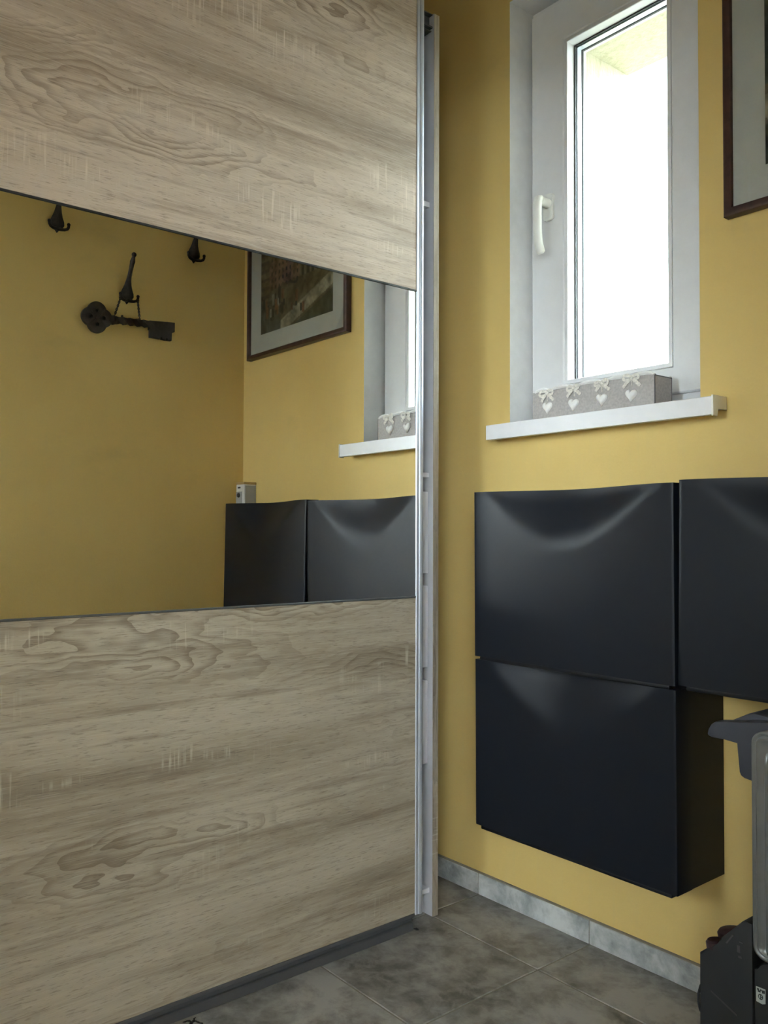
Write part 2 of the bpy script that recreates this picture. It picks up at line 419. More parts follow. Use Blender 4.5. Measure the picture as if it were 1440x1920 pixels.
# the board overhangs left and right of the opening in front of the wall and runs into the reveal
prism(bm, [(-.0509, 1.1637), (-.0509, 1.1993), (-.0499, 1.2003), (-.0005, 1.2003), (-.0005, 1.1775), (-.030, 1.1775), (-.0335, 1.1637)], lambda p, a: (a, p[0], p[1]), .0031, .6150)
box(bm, OX0+.0004, OX1-.0004, -.0005, .0895, 1.1806, 1.2003)
finish('sill_board', bm, M['sill'], sill)
bm = B()
prism(bm, [(-.0530, 1.1610), (-.0530, 1.2018), (-.0510, 1.2025), (-.0006, 1.2025), (-.0006, 1.1762), (-.034, 1.1762), (-.036, 1.1610)], lambda p, a: (a, p[0], p[1]), .6150, .6195, bev=.0008)
finish('sill_end_cap', bm, M['pvc_warm'], sill)

# unseen window added behind the camera to bring in more daylight
w2 = thing('added_window_2', (.62, YB-.1, FZ0), 'unseen white window added behind the camera for daylight', kind='structure')
bm = B(); ring(bm, FX0+.0005, FX1-.0005, FZ0+.0005, FZ1-.0005, [(0, YB-.12), (.07, YB-.12), (.07, YB-.06), (0, YB-.06)]); finish('window_frame', bm, M['pvc'], w2)
bm = B(); box(bm, FX0+.069, FX1-.069, YB-.095, YB-.09, FZ0+.069, FZ1-.069); finish('glass_pane', bm, M['glass'], w2)

w3 = thing('added_window_3', (2.95, -3.3, HZ0), 'unseen white hall window added behind the camera for daylight', kind='structure')  # hall window added out of view to light the window wall through the doorway
bm = B()
for a, b, c, d in ((HY0+.0005, HY0+.07, HZ0+.0005, HZ1-.0005), (HY1-.07, HY1-.0005, HZ0+.0005, HZ1-.0005), (HY0+.07, HY1-.07, HZ0+.0005, HZ0+.07), (HY0+.07, HY1-.07, HZ1-.07, HZ1-.0005)): box(bm, 2.92, 2.98, a, b, c, d)
finish('window_frame', bm, M['pvc'], w3)
bm = B(); box(bm, 2.948, 2.952, HY0+.069, HY1-.069, HZ0+.069, HZ1-.069); finish('glass_pane', bm, M['glass'], w3)

# ------------------------------------------------------------------ wardrobe
wr = thing('wardrobe', (-.33, -1.2, 0), 'pale oak wardrobe with a sliding door carrying a wide mirror', 'wardrobe')
PY1, PY0 = -.1725, -.1900            # right side panel, outer and inner face
bm = B(); box(bm, -.60, -.042, PY0, PY1, 0, 2.222, mi=0)
for f in bm.faces:
    if f.normal.y < -.5: f.material_index = 1
finish('side_panel', bm, [M['wood_edge'], M['inner_white']], wr)
bm = B(); box(bm, -.042, -.0405, PY0, PY1, 0, 2.222, bev=.0005, seg=1); finish('edge_banding', bm, M['wood_edge'], wr)
bm = B(); box(bm, -.60, -.042, -2.20, -2.1825, 0, 2.222); finish('side_panel', bm, M['wood_edge'], wr)
bm = B(); box(bm, -.615, -.6005, -2.20, PY1, 0, 2.222); finish('back_panel', bm, M['inner_white'], wr)
bm = B(); box(bm, -.60, -.075, -2.1825, PY0, 2.185, 2.207); finish('top_panel', bm, M['inner_white'], wr)
bm = B(); box(bm, -.60, -.075, -2.1825, PY0-.001, .0, .055); finish('plinth', bm, M['inner_white'], wr)
bm = B(); box(bm, -.60, -.08, -1.2, -1.18, .0555, 2.1845); finish('partition', bm, M['inner_white'], wr)
for z0, z1 in ((1.738, 1.7515), (1.066, 1.077)):
    bm = B(); box(bm, -.60, -.056, -1.1795, PY0-.0004, z0, z1, bev=.0006, seg=1); finish('shelf', bm, M['drawer'], wr)
bm = B(); box(bm, -.60, -.052, -1.1795, PY0-.0004, .0553, .0665); finish('shelf', bm, M['drawer'], wr, label='white bottom shelf edge')
for z0, z1 in ((.8295, 1.0308), (.6004, .7993), (.3661, .5678)):
    bm = B(); box(bm, -.55, -.076, -1.16, PY0-.012, z0+.01, z1-.03)
    dr = finish('drawer', bm, M['inner_white'], wr)
    bm = B(); box(bm, -.075, -.056, -1.165, PY0-.0035, z0, z1, bev=.0015, seg=2); finish('drawer_front', bm, M['drawer'], dr)
# running rail along the top: an extrusion whose open end shows beside the door
bm = B()
YR0, YR1 = -2.15, PY0-.0008
prof = [(-.062, 2.2190), (-.058, 2.2190), (-.058, 2.1935), (-.0455, 2.1905), (-.0455, 2.1865), (-.098, 2.1865), (-.098, 2.2190), (-.094, 2.2190), (-.094, 2.1905), (-.062, 2.1935)]
prism(bm, prof, lambda p, a: (p[0], a, p[1]), YR0, YR1)
box(bm, -.098, -.0455, YR0, YR1, 2.2192, 2.2215)
box(bm, -.075, -.050, YR0, YR1, 2.1795, 2.1815)
rail = finish('running_rail', bm, M['dark_alu'], wr)
bm = B()
for r0, r1 in ((.0085, .0085),):
    tube(bm, [(-.078, YR1-.03, 2.2055), (-.078, YR1-.004, 2.2055)], .0105, 18)
    tube(bm, [(-.078, YR1-.01, 2.2055), (-.078, YR1-.001, 2.2055)], .0045, 12)
finish('rail_roller', bm, M['alu'], rail)

# right-hand sliding door: backing board with stile, bottom profile, panels, mirror
DYR, DYL = -.2625, -1.330
ZB, ZM0, ZM1, ZT = .0486, .7791, 1.4999, 2.245
bm = B(); box(bm, -.0220, -.0070, DYL, DYR-.002, ZB+.002, ZT)
door = finish('sliding_door', bm, M['inner_white'], wr, label='oak sliding door with a mirror across its middle')
bm = B(); box(bm, -.0070, 0, DYL+.02, DYR-.0212, ZB, ZM0-.002); finish('lower_panel', bm, M['wood_low'], door)
bm = B(); box(bm, -.0070, 0, DYL+.02, DYR-.0212, ZM1+.002, ZT); finish('upper_panel', bm, M['wood_up'], door)
bm = B(); box(bm, -.0065, 0, DYL+.02, DYR-.0212, ZM0+.0022, ZM1-.0022); finish('mirror', bm, M['mirror'], door, label='wide clear mirror panel')
for z in (ZM0, ZM1):
    bm = B(); box(bm, -.0065, .0022, DYL+.02, DYR-.0212, z-.0022, z+.0022, bev=.0008, seg=1); finish('divider_strip', bm, M['dark_alu'] if z == ZM0 else M['gasket'], door, label='thin dark strip between panel and mirror')
for a, b in ((DYR-.0210, DYR), (DYL, DYL+.0198)):
    bm = B()
    prism(bm, [(-.024, a), (.001, a), (.0022, a+.0012), (.0022, a+.006), (.0012, a+.0072), (.0012, a+.0085), (.0035, a+.010), (.0048, a+.0135), (.0048, b-.0045), (.0036, b-.0015), (.001, b), (-.024, b)],
          lambda p, q: (p[0], p[1], q), ZB-.004, ZT, bev=.0)
    finish('stile', bm, M['alu'], door, label='silver aluminium edge profile')
bm = B(); box(bm, -.022, .0012, DYL+.02, DYR-.0212, .0405, ZB-.0006, bev=.001, seg=1); finish('bottom_profile', bm, M['dark_alu'], door, label='dark grey bottom profile')
# second door on the inner track, out of the frame
bm = B(); box(bm, -.040, -.0245, -2.20, -1.30, ZB, ZT); finish('sliding_door', bm, M['wood_low'], wr)
# bottom guide on the floor
bm = B(); box(bm, -.052, -.014, -2.2, DYR-.012, .0002, .020, bev=.002, seg=1); box(bm, -.036, -.022, -2.2, DYR-.012, .0200, .0300)
finish('floor_guide', bm, M['dark_alu'], wr)

# ------------------------------------------------------------------ shoe cabinets
def shoe_cabinet(x0, w, zt, h, D0, D1, label):
    """wall cabinet with a tilting front whose top edge dips back in the middle; D0 depth at bottom, D1 at top"""
    zb = zt-h
    t = thing('shoe_cabinet', (x0+w/2, 0, zb), label, 'cabinet', 'blue black wall cabinets under the window')
    bm = B(); box(bm, x0+.0004, x0+w-.0004, -(D0-.0515), -.0006, zb+.004, zt-.006)
    finish('body', bm, M['navy'], t)
    N, K = 56, 48
    def env(u):                              # bell across the width, soft tails reaching the corners
        s = (u-.5)/.46
        if abs(s) >= 1: return 0.
        c = .5+.5*cos(pi*s)
        return c
    def pos(u, v):
        z = zb+.0035+(h-.0065)*v; D = D0+(D1-D0)*v; x = x0+w*u
        e = env(u); reach = .35*e**.62+.0001; z -= .002*e*max(0, v-.5)*2
        q = (v-(1-reach))/reach
        dent = 0.
        if q > 0 and e > 0:
            dent = .036*e**.8*(q*q*(3-2*q)*.75+.25*q*q)
        # sides of the front roll back to the body
        r = .007; du = min(u, 1-u)*w
        roll = 0. if du > r else (r-math.sqrt(max(0, r*r-(r-du)**2)))*.35
        return Vector((x, -(D-dent-roll), z))
    us = sorted(set([0, .001, .003, .006, .010, .015, .022]+[i/N for i in range(1, N)]+[1-.022, 1-.015, 1-.010, 1-.006, 1-.003, 1-.001, 1]))
    vsq = [j/K for j in range(K+1)]
    bm = B()
    G = [[bm.verts.new(pos(u, v)) for u in us] for v in vsq]
    for j in range(K):
        for i in range(len(us)-1): bm.faces.new((G[j][i], G[j][i+1], G[j+1][i+1], G[j+1][i]))
    # rim that carries the front back to the body
    loop = G[0][:]+[G[j][-1] for j in range(1, K+1)]+G[K][-2::-1]+[G[j][0] for j in range(K-1, 0, -1)]
    back = [bm.verts.new((v.co.x, -(D0-.052), v.co.z)) for v in loop]
    n = len(loop)
    for i in range(n): bm.faces.new((loop[i], loop[(i+1) % n], back[(i+1) % n], back[i]))
    fr = finish('front', bm, M['navy'], t, sharp=40)
    bm = B(); box(bm, x0+.016, x0+w-.012, -(D0-.0012), -(D0-.05), zb-.0045, zb+.0035, bev=.002)
    finish('bottom_lip', bm, M['navy_body'], t)
    return t
shoe_cabinet(.0847, .5229, 1.0274, .3886, .1745, .1770, 'blue black shoe cabinet under the window, upper left of the three, nearest the wardrobe')
shoe_cabinet(.0847, .5229, .6374, .3886, .1705, .1730, 'lowest black shoe cabinet, hung below the upper left one near the skirting')
shoe_cabinet(.6172, .4880, 1.0318, .3886, .1800, .1740, 'blue black shoe cabinet to the right of the others, above the grey radiator')

# ------------------------------------------------------------------ framed print
PX0, PX1, PZ0, PZ1 = .6255, 1.2335, 1.5589, 2.085
pic = thing('framed_picture', ((PX0+PX1)/2, 0, PZ0), 'dark brown framed old town print hanging between the window and the corner', 'picture')
bm = B(); ring(bm, PX0, PX1, PZ0, PZ1, [(0, -.0012), (0, -.019), (.0015, -.0215), (.006, -.0225), (.0150, -.0215), (.0170, -.0190), (.0170, -.0012)])
finish('frame', bm, M['walnut'], pic, sharp=50)
bm = B(); box(bm, PX0+.0165, PX1-.0165, -.012, -.003, PZ0+.0165, PZ1-.0165); finish('mount', bm, M['mat'], pic)
# flat print: an old street with a gabled house, tall columns, a crowd and a light road
AX0, AX1, AZ0, AZ1 = .7085, 1.1480, PZ0+.082, PZ1-.075
NX, NZ = 150, 112
rnd = random.Random(3)
lat = [[rnd.random() for _ in range(64)] for _ in range(64)]
def vn(x, y):
    xi, yi = int(math.floor(x)), int(math.floor(y)); fx, fy = x-xi, y-yi
    fx = fx*fx*(3-2*fx); fy = fy*fy*(3-2*fy)
    g = lambda a, b: lat[a % 64][b % 64]
    return (g(xi, yi)*(1-fx)+g(xi+1, yi)*fx)*(1-fy)+(g(xi, yi+1)*(1-fx)+g(xi+1, yi+1)*fx)*fy
people = [(rnd.uniform(.03, .62), rnd.uniform(.12, .36), rnd.uniform(.020, .034)) for _ in range(26)]
def paint(u, v):
    """u from the corner side, v up; returns a linear colour"""
    c = (.115, .105, .085)
    if v > .82: c = (.17, .16, .135)
    # gabled house at the left of the mirrored view
    if .10 < u < .56 and .40 < v < .97:
        roof = .72+.24*(1-abs(u-.33)/.23)
        if v < roof:
            c = (.105, .085, .060) if v > .66+.12*(u-.1) else (.15, .105, .085)
            if (u*19) % 1 < .35 and (v*15) % 1 < .5: c = (.045, .042, .038)
    if u < .12 and v > .32: c = (.12, .10, .07) if (v*12) % 1 > .4 else (.07, .06, .05)
    # colonnade at the right
    if u > .56 and v > .42-.10*(u-.56):
        s = ((u-.56)*15) % 1
        c = (.15, .13, .105) if s < .42 else (.038, .038, .036)
        if u > .9: c = (.055, .07, .062)
        if v > .90: c = (.10, .09, .07)
    # road and ground
    if v < .42 and u > .30:
        c = (.10, .085, .062)
        r = v-(.02+.42*(u-.30))
        if -.07 < r < .06: c = (.19, .17, .135)
        if r < -.10: c = (.055, .06, .048)
    if u <= .30 and v < .30: c = (.075, .075, .065)
    for px, py, ps in people:
        if abs(u-px) < ps*.55 and py-ps*1.7 < v < py+ps*1.5:
            c = (.030, .032, .034) if (px*91) % 1 < .55 else ((.13, .075, .05) if (px*91) % 1 < .75 else (.17, .16, .14))
    k = .25+1.5*(.5*vn(u*22, v*17)+.3*vn(u*53+7, v*44+3)+.2*vn(u*6+1, v*5))
    return tuple(min(.6, .10*((x*k)/.10)**1.45) for x in c)
bm = B()
col = bm.loops.layers.float_color.new('print')
G = [[bm.verts.new((AX0+(AX1-AX0)*i/NX, -.01235, AZ0+(AZ1-AZ0)*j/NZ)) for i in range(NX+1)] for j in range(NZ+1)]
for j in range(NZ):
    for i in range(NX):
        f = bm.faces.new((G[j][i], G[j][i+1], G[j+1][i+1], G[j+1][i]))
        for lp in f.loops:
            u = 1-(lp.vert.co.x-AX0)/(AX1-AX0); v = (lp.vert.co.z-AZ0)/(AZ1-AZ0)
            lp[col] = (*paint(u, v), 1)
k = NT('lithograph_print', .6, .3); at = k.n('ShaderNodeVertexColor', layer_name='print'); k.base(at.outputs[0])
finish('print', bm, k.m, pic)
k = NT('picture_glazing', .08, .35)
bm = B(); box(bm, PX0+.0167, PX1-.0167, -.0165, -.0150, PZ0+.0167, PZ1-.0167)
finish('glazing', bm, M['glass'], pic)

# ------------------------------------------------------------------ heart box on the sill
hb = thing('storage_box', (.30, .0125, 1.2005), 'grey cloth covered long box with four white hearts and lace bows on the sill', 'box')
BX0, BX1, BY0, BY1, BZ0, BZ1 = .1305, .4680, -.0200, .0450, 1.2008, 1.2695
bm = B()
box(bm, BX0, BX1, BY0, BY0+.004, BZ0, BZ1); box(bm, BX0, BX1, BY1-.004, BY1, BZ0, BZ1)
box(bm, BX0, BX0+.004, BY0+.004, BY1-.004, BZ0, BZ1); box(bm, BX1-.004, BX1, BY0+.004, BY1-.004, BZ0, BZ1-.004)
box(bm, BX0+.004, BX1-.004, BY0+.004, BY1-.004, BZ0, BZ0+.004)
finish('body', bm, M['linen'], hb)
bm = B()
for x, y in ((BX1, BY0), (BX1, BY1)): tube(bm, [(x-.0006, y+(.0006 if y < 0 else -.0006), BZ0+.001), (x-.0006, y+(.0006 if y < 0 else -.0006), BZ1-.003)], .0013, 8)
tube(bm, [(BX1-.0006, BY0, BZ1-.003), (BX1-.0006, BY1, BZ1-.003)], .0014, 8)
finish('seam_piping', bm, M['piping'], hb, label='darker seam piping')
HX = (.1775, .2556, .3335, .4105)
cuts = [BX0+.006]+list(HX)+[BX1-.003]
bm = B()
for a, b in zip(cuts, cuts[1:]):
    n = 9; pts = []; rr = []
    for i in range(n+1):
        s = i/n; pts.append((a+(b-a)*s, BY0+.002, BZ1-.0015+.0062*sin(pi*s)**.6)); rr.append(.0022+.0030*sin(pi*s)**.5)
    tube(bm, pts, rr, 8)
finish('folded_rim', bm, M['rim'], hb)
bm = B()
tube(bm, [(BX0+.003, BY1-.002, BZ1), (BX1-.003, BY1-.002, BZ1)], .0025, 8); finish('folded_rim', bm, M['rim'], hb)
def heart_pts(s):
    out = []
    for i in range(28):
        t = 2*pi*i/28
        x = 16*sin(t)**3; z = 13*cos(t)-5*cos(2*t)-2*cos(3*t)-cos(4*t)
        out.append((x*s, z*s*1.06))
    return out
def heart(cx, cz, tilt):
    bm = B(); base = heart_pts(.00092); rings_ = []
    ca, sa = cos(tilt), sin(tilt)
    prof = [(1.0, 0), (1.0, .0018), (.93, .0042), (.78, .0062), (.5, .0076), (.2, .0080)]
    for s, d in prof:
        rings_.append([bm.verts.new((cx+(x*s)*ca-(z*s)*sa, BY0-.0007-d, cz+(x*s)*sa+(z*s)*ca)) for x, z in base])
    n = len(base)
    for a, b in zip(rings_, rings_[1:]):
        for i in range(n): bm.faces.new((a[i], a[(i+1) % n], b[(i+1) % n], b[i]))
    bm.faces.new(rings_[-1]); bm.faces.new(rings_[0][::-1])
    return finish('heart', bm, M['heart'], hb, sharp=50)
def ribbon(bm, pts, w, nrm=(0, -1, 0), th=.0006, frill=0.):
    """flat band along pts, w wide across, with gently crimped edges"""
    P = [Vector(p) for p in pts]; R = []
    for i, p in enumerate(P):
        t = (P[min(i+1, len(P)-1)]-P[max(i-1, 0)]).normalized(); a = Vector(nrm).cross(t).normalized()
        ww = w*(1+frill*(1 if i % 2 else -1)); off = Vector(nrm)*(.0007 if i % 2 else 0)
        R.append([bm.verts.new(p+a*ww+off), bm.verts.new(p-a*ww-off), bm.verts.new(p-a*ww-off+Vector(nrm)*th), bm.verts.new(p+a*ww+off+Vector(nrm)*th)])
    for a, b in zip(R, R[1:]):
        for q in range(4): bm.faces.new((a[q], a[(q+1) % 4], b[(q+1) % 4], b[q]))
    bm.faces.new(R[0][::-1]); bm.faces.new(R[-1])
def bow(cx, cz, var):
    bm = B(); y = BY0-.0022
    rb = random.Random(var)
    for sg in (-1, 1):
        L = .019*rb.uniform(.85, 1.1); Hh = .0065*rb.uniform(.8, 1.2); dz = rb.uniform(-.002, .003)
        pts = []
        for i in range(13):
            t = pi*2*i/12
            pts.append((cx+sg*L*.5*(1-cos(t)), y-.0015-.0030*sin(t/2), cz+.001+dz*(1-cos(t))*.5+Hh*sin(t)*(.6+.4*(1-cos(t))/2)))
        ribbon(bm, pts, .0034, frill=.15)
        e = (cx+sg*.0195*rb.uniform(.85, 1.15), cz-.0185*rb.uniform(.75, 1.1))
        tail = []
        for i in range(9):
            s = i/8; tail.append((cx+(e[0]-cx)*s, y-.001-.0018*sin(s*pi), cz+(e[1]-cz)*s**1.15))
        ribbon(bm, tail, .0040, frill=.2)
    ball(bm, (cx, y-.0035, cz), .0042, 10, (1, .7, 1.1))
    tube(bm, [(cx, y-.001, cz-.002), (cx+.0005, y-.001, cz-.018)], .0011, 6)
    tube(bm, [(cx, y-.001, cz), (cx, BY0-.003, BZ1+.002), (cx, BY0+.002, BZ1+.0035), (cx, BY0+.006, BZ1)], .0022, 6)
    return finish('lace_bow', bm, M['lace'], hb, sharp=60)
for i, (x, zb_, zh) in enumerate(zip(HX, (1.2625, 1.2640, 1.2640, 1.2662), (1.2300, 1.2285, 1.2310, 1.2305))):
    heart(x+(.000, -.001, .000, .0)[i], zh, (-.02, -.1, -.04, -.08)[i]); bow(x+(.0, .0015, .0015, .002)[i], zb_, i+2)

# ------------------------------------------------------------------ coat hooks on the opposite wall
def coat_hook(y, zt, label):
    """zt is the pointed tip at the bottom; the long arm leans out from the wall as it rises"""
    t = thing('coat_hook', (W, y, zt), label, 'hook', 'cast iron coat hooks on the wall seen in the mirror')
    P = lambda d, dy, z: (W-d, y+dy, zt+z)
    bm = B()
    tube(bm, [P(.008, 0, 0), P(.009, 0, .005), P(.0095, 0, .009), P(.010, 0, .016), P(.0105, 0, .026), P(.0115, 0, .037), P(.014, 0, .050), P(.018, 0, .063), P(.0235, .0, .078), P(.030, 0, .093)],
         [.0014, .0050, .0080, .0175, .0235, .0225, .0170, .0125, .0092, .0070], 16, up=(0, 1, 0), sq=.52)
    box(bm, W-.004, W-.0004, y-.014, y+.014, zt+.014, zt+.052, bev=.0015)
    base = finish('base', bm, M['iron'], t)
    bm = B()
    tube(bm, [P(.029, 0, .090), P(.040, 0, .110), P(.050, 0, .127), P(.0545, 0, .134), P(.060, 0, .1435), P(.0635, 0, .149)], [.0072, .0070, .0076, .0088, .0064, .0052], 12, up=(0, 1, 0))
    ball(bm, P(.066, 0, .1545), .0082, 14)
    finish('arm', bm, M['iron'], t)
    for sg in (-1, 1):
        bm = B()
        tube(bm, [P(.010, 0, .013), P(.020, sg*.010, .0095), P(.027, sg*.019, .0085), P(.030, sg*.0265, .0115), P(.0305, sg*.030, .018), P(.0305, sg*.0305, .0235)], [.0062, .0056, .0050, .0048, .0047, .0044], 10)
        ball(bm, P(.0305, sg*.0305, .0265), .0058, 10)
        finish('prong', bm, M['iron'], t)
    return t
coat_hook(-.6960, 1.8925, 'dark iron coat hook in the mirror, upper left one near the edge of the photo')
coat_hook(-.2140, 1.8920, 'dark iron coat hook in the mirror, right one next to the picture')
coat_hook(-.4600, 1.7020, 'dark iron coat hook holding the big key by its chain')

# big decorative key
KY, KZ, KT = -.5660, 1.6375, .016      # bow centre and thickness
key = thing('decorative_key', (W, -.45, 1.60), 'big dark cast iron key hanging on a chain from the lower hook', 'key')
fk = lambda d0: (lambda x, z, q: (W-d0-q, KY+x, KZ+z))
out = []
for i in range(96):
    a = 2*pi*i/96
    # union of four lobes
    r = 0
    for m in range(4):
        dx, dz = .0195*cos(pi/2*m), .0205*sin(pi/2*m)
        dd = dx*cos(a)+dz*sin(a); disc = dd*dd-(dx*dx+dz*dz)+.0297**2
        if disc > 0: r = max(r, dd+math.sqrt(disc))
    out.append((r*cos(a), r*sin(a)))
holes = []
for m in range(4):
    cx, cz = .0215*cos(pi/2*m), .0235*sin(pi/2*m)
    holes.append([(cx+.0082*cos(2*pi*i/10), cz+.0082*sin(2*pi*i/10)) for i in range(10)][::-1])
flat_shape('bow', [out]+holes, KT, M['iron'], key, fk(.018), .002)
bm = B(); tube(bm, [(W-.0075, KY, KZ), (W-.0098, KY, KZ)], .036, 24); finish('bow_dark_disc', bm, M['lint'], key, label='black disc added to darken the holes of the bow')  # near-black disc added so the holes look dark, shade put in as colour
bm = B()
tube(bm, [(W-.018, KY, KZ), (W-.0285, KY, KZ)], [.0105, .006], 12)
for m in range(4):
    a = pi/2*m+pi/4; tube(bm, [(W-.026, KY+.010*cos(a), KZ+.010*sin(a)), (W-.026, KY+.036*cos(a), KZ+.036*sin(a))], [.0030, .0022], 8)
finish('bow_rosette', bm, M['iron'], key)
bm = B(); N = 46; R = []
for i in range(N+1):                      # twisted square shank
    s = i/N; y = -.512+(.150)*s; a = s*pi*3.0; w = .0125+.0013*sin(s*pi*12)
    R.append([bm.verts.new((W-.018+w*cos(a+pi/2*q+pi/4), y, KZ+.001+.006*s+w*1.12*sin(a+pi/2*q+pi/4))) for q in range(4)])
for a, b in zip(R, R[1:]):
    for q in range(4): bm.faces.new((a[q], a[(q+1) % 4], b[(q+1) % 4], b[q]))
bm.faces.new(R[0][::-1]); bm.faces.new(R[-1])
tube(bm, [(W-.018, -.522, KZ), (W-.018, -.512, KZ), (W-.018, -.505, KZ)], [.013, .0165, .014], 14)
for y in (-.479, -.418): ball(bm, (W-.018, y, KZ+.0185), .0045, 8)
finish('shank', bm, M['iron'], key, sharp=25)
bit = [(.1725, .0165), (.232, .0215), (.232, .017), (.236, .017), (.236, .0222), (.263, .0235), (.263, -.0065), (.2525, -.0090), (.2515, -.0385), (.2385, -.0385), (.2385, -.033), (.232, -.033), (.232, -.039), (.218, -.038), (.218, -.032), (.211, -.032), (.211, -.038), (.176, -.0370), (.176, -.0115), (.1725, -.0115)]
bit = [(x+.010, z) for x, z in bit]
flat_shape('bit', [bit], .018, M['iron'], key, fk(.018), .0015)
def link(bm, c, t, side, L=.0054, r=.0014):
    t = t.normalized(); side = (side-t*side.dot(t)).normalized(); n = 10
    pts = [c+t*(L*cos(2*pi*i/n))+side*(L*.58*sin(2*pi*i/n)) for i in range(n)]
    nn = t.cross(side); Rr = []
    for i, p in enumerate(pts):
        ra = (p-c).normalized()
        Rr.append([bm.verts.new(p+ra*(r*cos(2*pi*q/5))+nn*(r*sin(2*pi*q/5))) for q in range(5)])
    for i in range(n):
        a, b = Rr[i], Rr[(i+1) % n]
        for q in range(5): bm.faces.new((a[q], a[(q+1) % 5], b[(q+1) % 5], b[q]))
for a, b, side in ((Vector((W-.031, -.4905, 1.7135)), Vector((W-.020, -.506, KZ+.0165)), 1), (Vector((W-.031, -.4305, 1.7135)), Vector((W-.020, -.4185, KZ+.0215)), 1)):
    n = 10
    for i in range(n):
        bm = B(); s = (i+.5)/n
        link(bm, a.lerp(b, s), b-a, Vector((0, 1, 0)) if i % 2 == 0 else Vector((1, .35, 0)))
        finish('chain_link', bm, M['iron'], key)
bm = B(); pts = [Vector((W-.031, -.4905, 1.7135)), Vector((W-.031, -.478, 1.7105)), Vector((W-.030, -.4605, 1.7130)), Vector((W-.031, -.443, 1.7095)), Vector((W-.031, -.4305, 1.7135))]
for i in range(9):
    s = i/8*3.999; q = int(s); c = pts[q].lerp(pts[q+1], s-q); link(bm, c, pts[q+1]-pts[q], Vector((0, 0, 1)) if i % 2 else Vector((1, 0, .2)))
finish('chain_top', bm, M['iron'], key)

# ------------------------------------------------------------------ small device on the wall by the corner (seen in the mirror)
dv = thing('wall_device', (1.221, 0, .985), 'small white and grey wall device in the corner, showing in the mirror above the cabinets', 'device')
bm = B(); box(bm, 1.1925, 1.2495, -.050, -.0005, .985, 1.1045, bev=.002); finish('housing', bm, M['switch_white'], dv)
bm = B(); box(bm, 1.1905, 1.1927, -.047, -.004, .99, 1.100, bev=.0005, seg=1); finish('side_cover', bm, M['switch_grey'], dv, label='light grey side cover')
bm = B(); box(bm, 1.2075, 1.2475, -.0525, -.0496, .99, 1.0790, bev=.0008, seg=1); fp = finish('lower_face', bm, M['switch_grey'], dv, label='grey lower face')
bm = B(); tube(bm, [(1.226, -.0520, 1.0655), (1.226, -.0570, 1.0655)], [.0085, .0075], 14); finish('knob', bm, M['gasket'], fp)
bm = B(); box(bm, 1.219, 1.237, -.0512, -.0497, 1.0905, 1.0960); finish('slot', bm, M['gasket'], dv)
bm = B(); box(bm, 1.1905, 1.2500, -.051, -.0005, 1.1046, 1.1130, bev=.0015); finish('lid', bm, M['amber'], dv, label='yellowish translucent lid')

# ------------------------------------------------------------------ oil radiator in the right foreground
rd = thing('oil_radiator', (.95, -.17, 0), 'grey electric oil radiator with a dark handle and control box at the right edge', 'radiator')
X0, X1, Z0, Z1 = .7895, 1.175, .232, .6035
# enamelled side panel: outline carried inwards through lip, groove, bead and field
bm = B(); prof = [(0., -.2180), (0., -.2400), (.0010, -.2420), (.0030, -.2425), (.0052, -.2405), (.0068, -.2400), (.0085, -.2432), (.0105, -.2445), (.0125, -.2432), (.0150, -.2405), (.0300, -.2400)]
rings_ = []
for d, y in prof: rings_.append([bm.verts.new((x, y, z)) for x, z in rrect(X0+d, X1-d, Z0+d, Z1-d, max(.022-d*.8, .004), 8)])
n = len(rings_[0])
for a, b in zip(rings_, rings_[1:]):
    for i in range(n): bm.faces.new((a[i], a[(i+1) % n], b[(i+1) % n], b[i]))
bm.faces.new(rings_[-1]); bm.faces.new(rings_[0][::-1])
panel = finish('side_panel', bm, M['rad_grey'], rd, sharp=50)
for i in range(10):                       # raised vertical beads starting a little below the top
    x = X0+.0265+i*.0345
    if x > X1-.02: break
    bm = B(); tube(bm, [(x, -.2395, Z0+.012), (x, -.2415, Z0+.02), (x, -.2415, Z1-.055), (x, -.2412, Z1-.045), (x, -.2390, Z1-.034)], [.003, .0042, .0042, .0038, .0015], 10, up=(0, 1, 0), sq=1.0)
    finish('bead', bm, M['rad_grey'], panel)
for i in range(6):
    x = X0+.02+i*.062
    bm = B(); prism(bm, rrect(-.2150, -.085, .10, .595, .022), lambda p, a: (a, p[0], p[1]), x, x+.012, bev=.003); finish('fin', bm, M['rad_grey'], rd)
for z in (.14, .55):
    bm = B(); tube(bm, [(X0+.01, -.15, z), (X1-.03, -.15, z)], .02, 14); finish('oil_pipe', bm, M['rad_grey'], rd)
# handle with a beak to the left and a leg reaching down behind the panel
hp = [(.6966, .5765), (.6985, .5850), (.7040, .5945), (.7119, .6006), (.7330, .6035), (.7527, .6057), (.7711, .6110), (.8104, .6150), (.84, .6150), (.84, .575), (.815, .570), (.815, .5119), (.7793, .5119), (.7640, .5135), (.7575, .5170), (.7565, .5230), (.7552, .5738), (.7300, .5727), (.7049, .5727), (.6990, .5735)]
bm = B(); prism(bm, hp, lambda p, a: (p[0], a, p[1]), -.2170, -.190, bev=.003)
hh = finish('handle', bm, M['rad_handle'], rd, sharp=30)
bm = B(); prism(bm, [(.7172, .5960), (.7590, .6185), (.7700, .6195), (.84, .6170), (.84, .585), (.7172, .582)], lambda p, a: (p[0], a, p[1]), -.1902, -.120, bev=.003)
finish('handle_rear', bm, M['rad_handle'], rd, sharp=30)
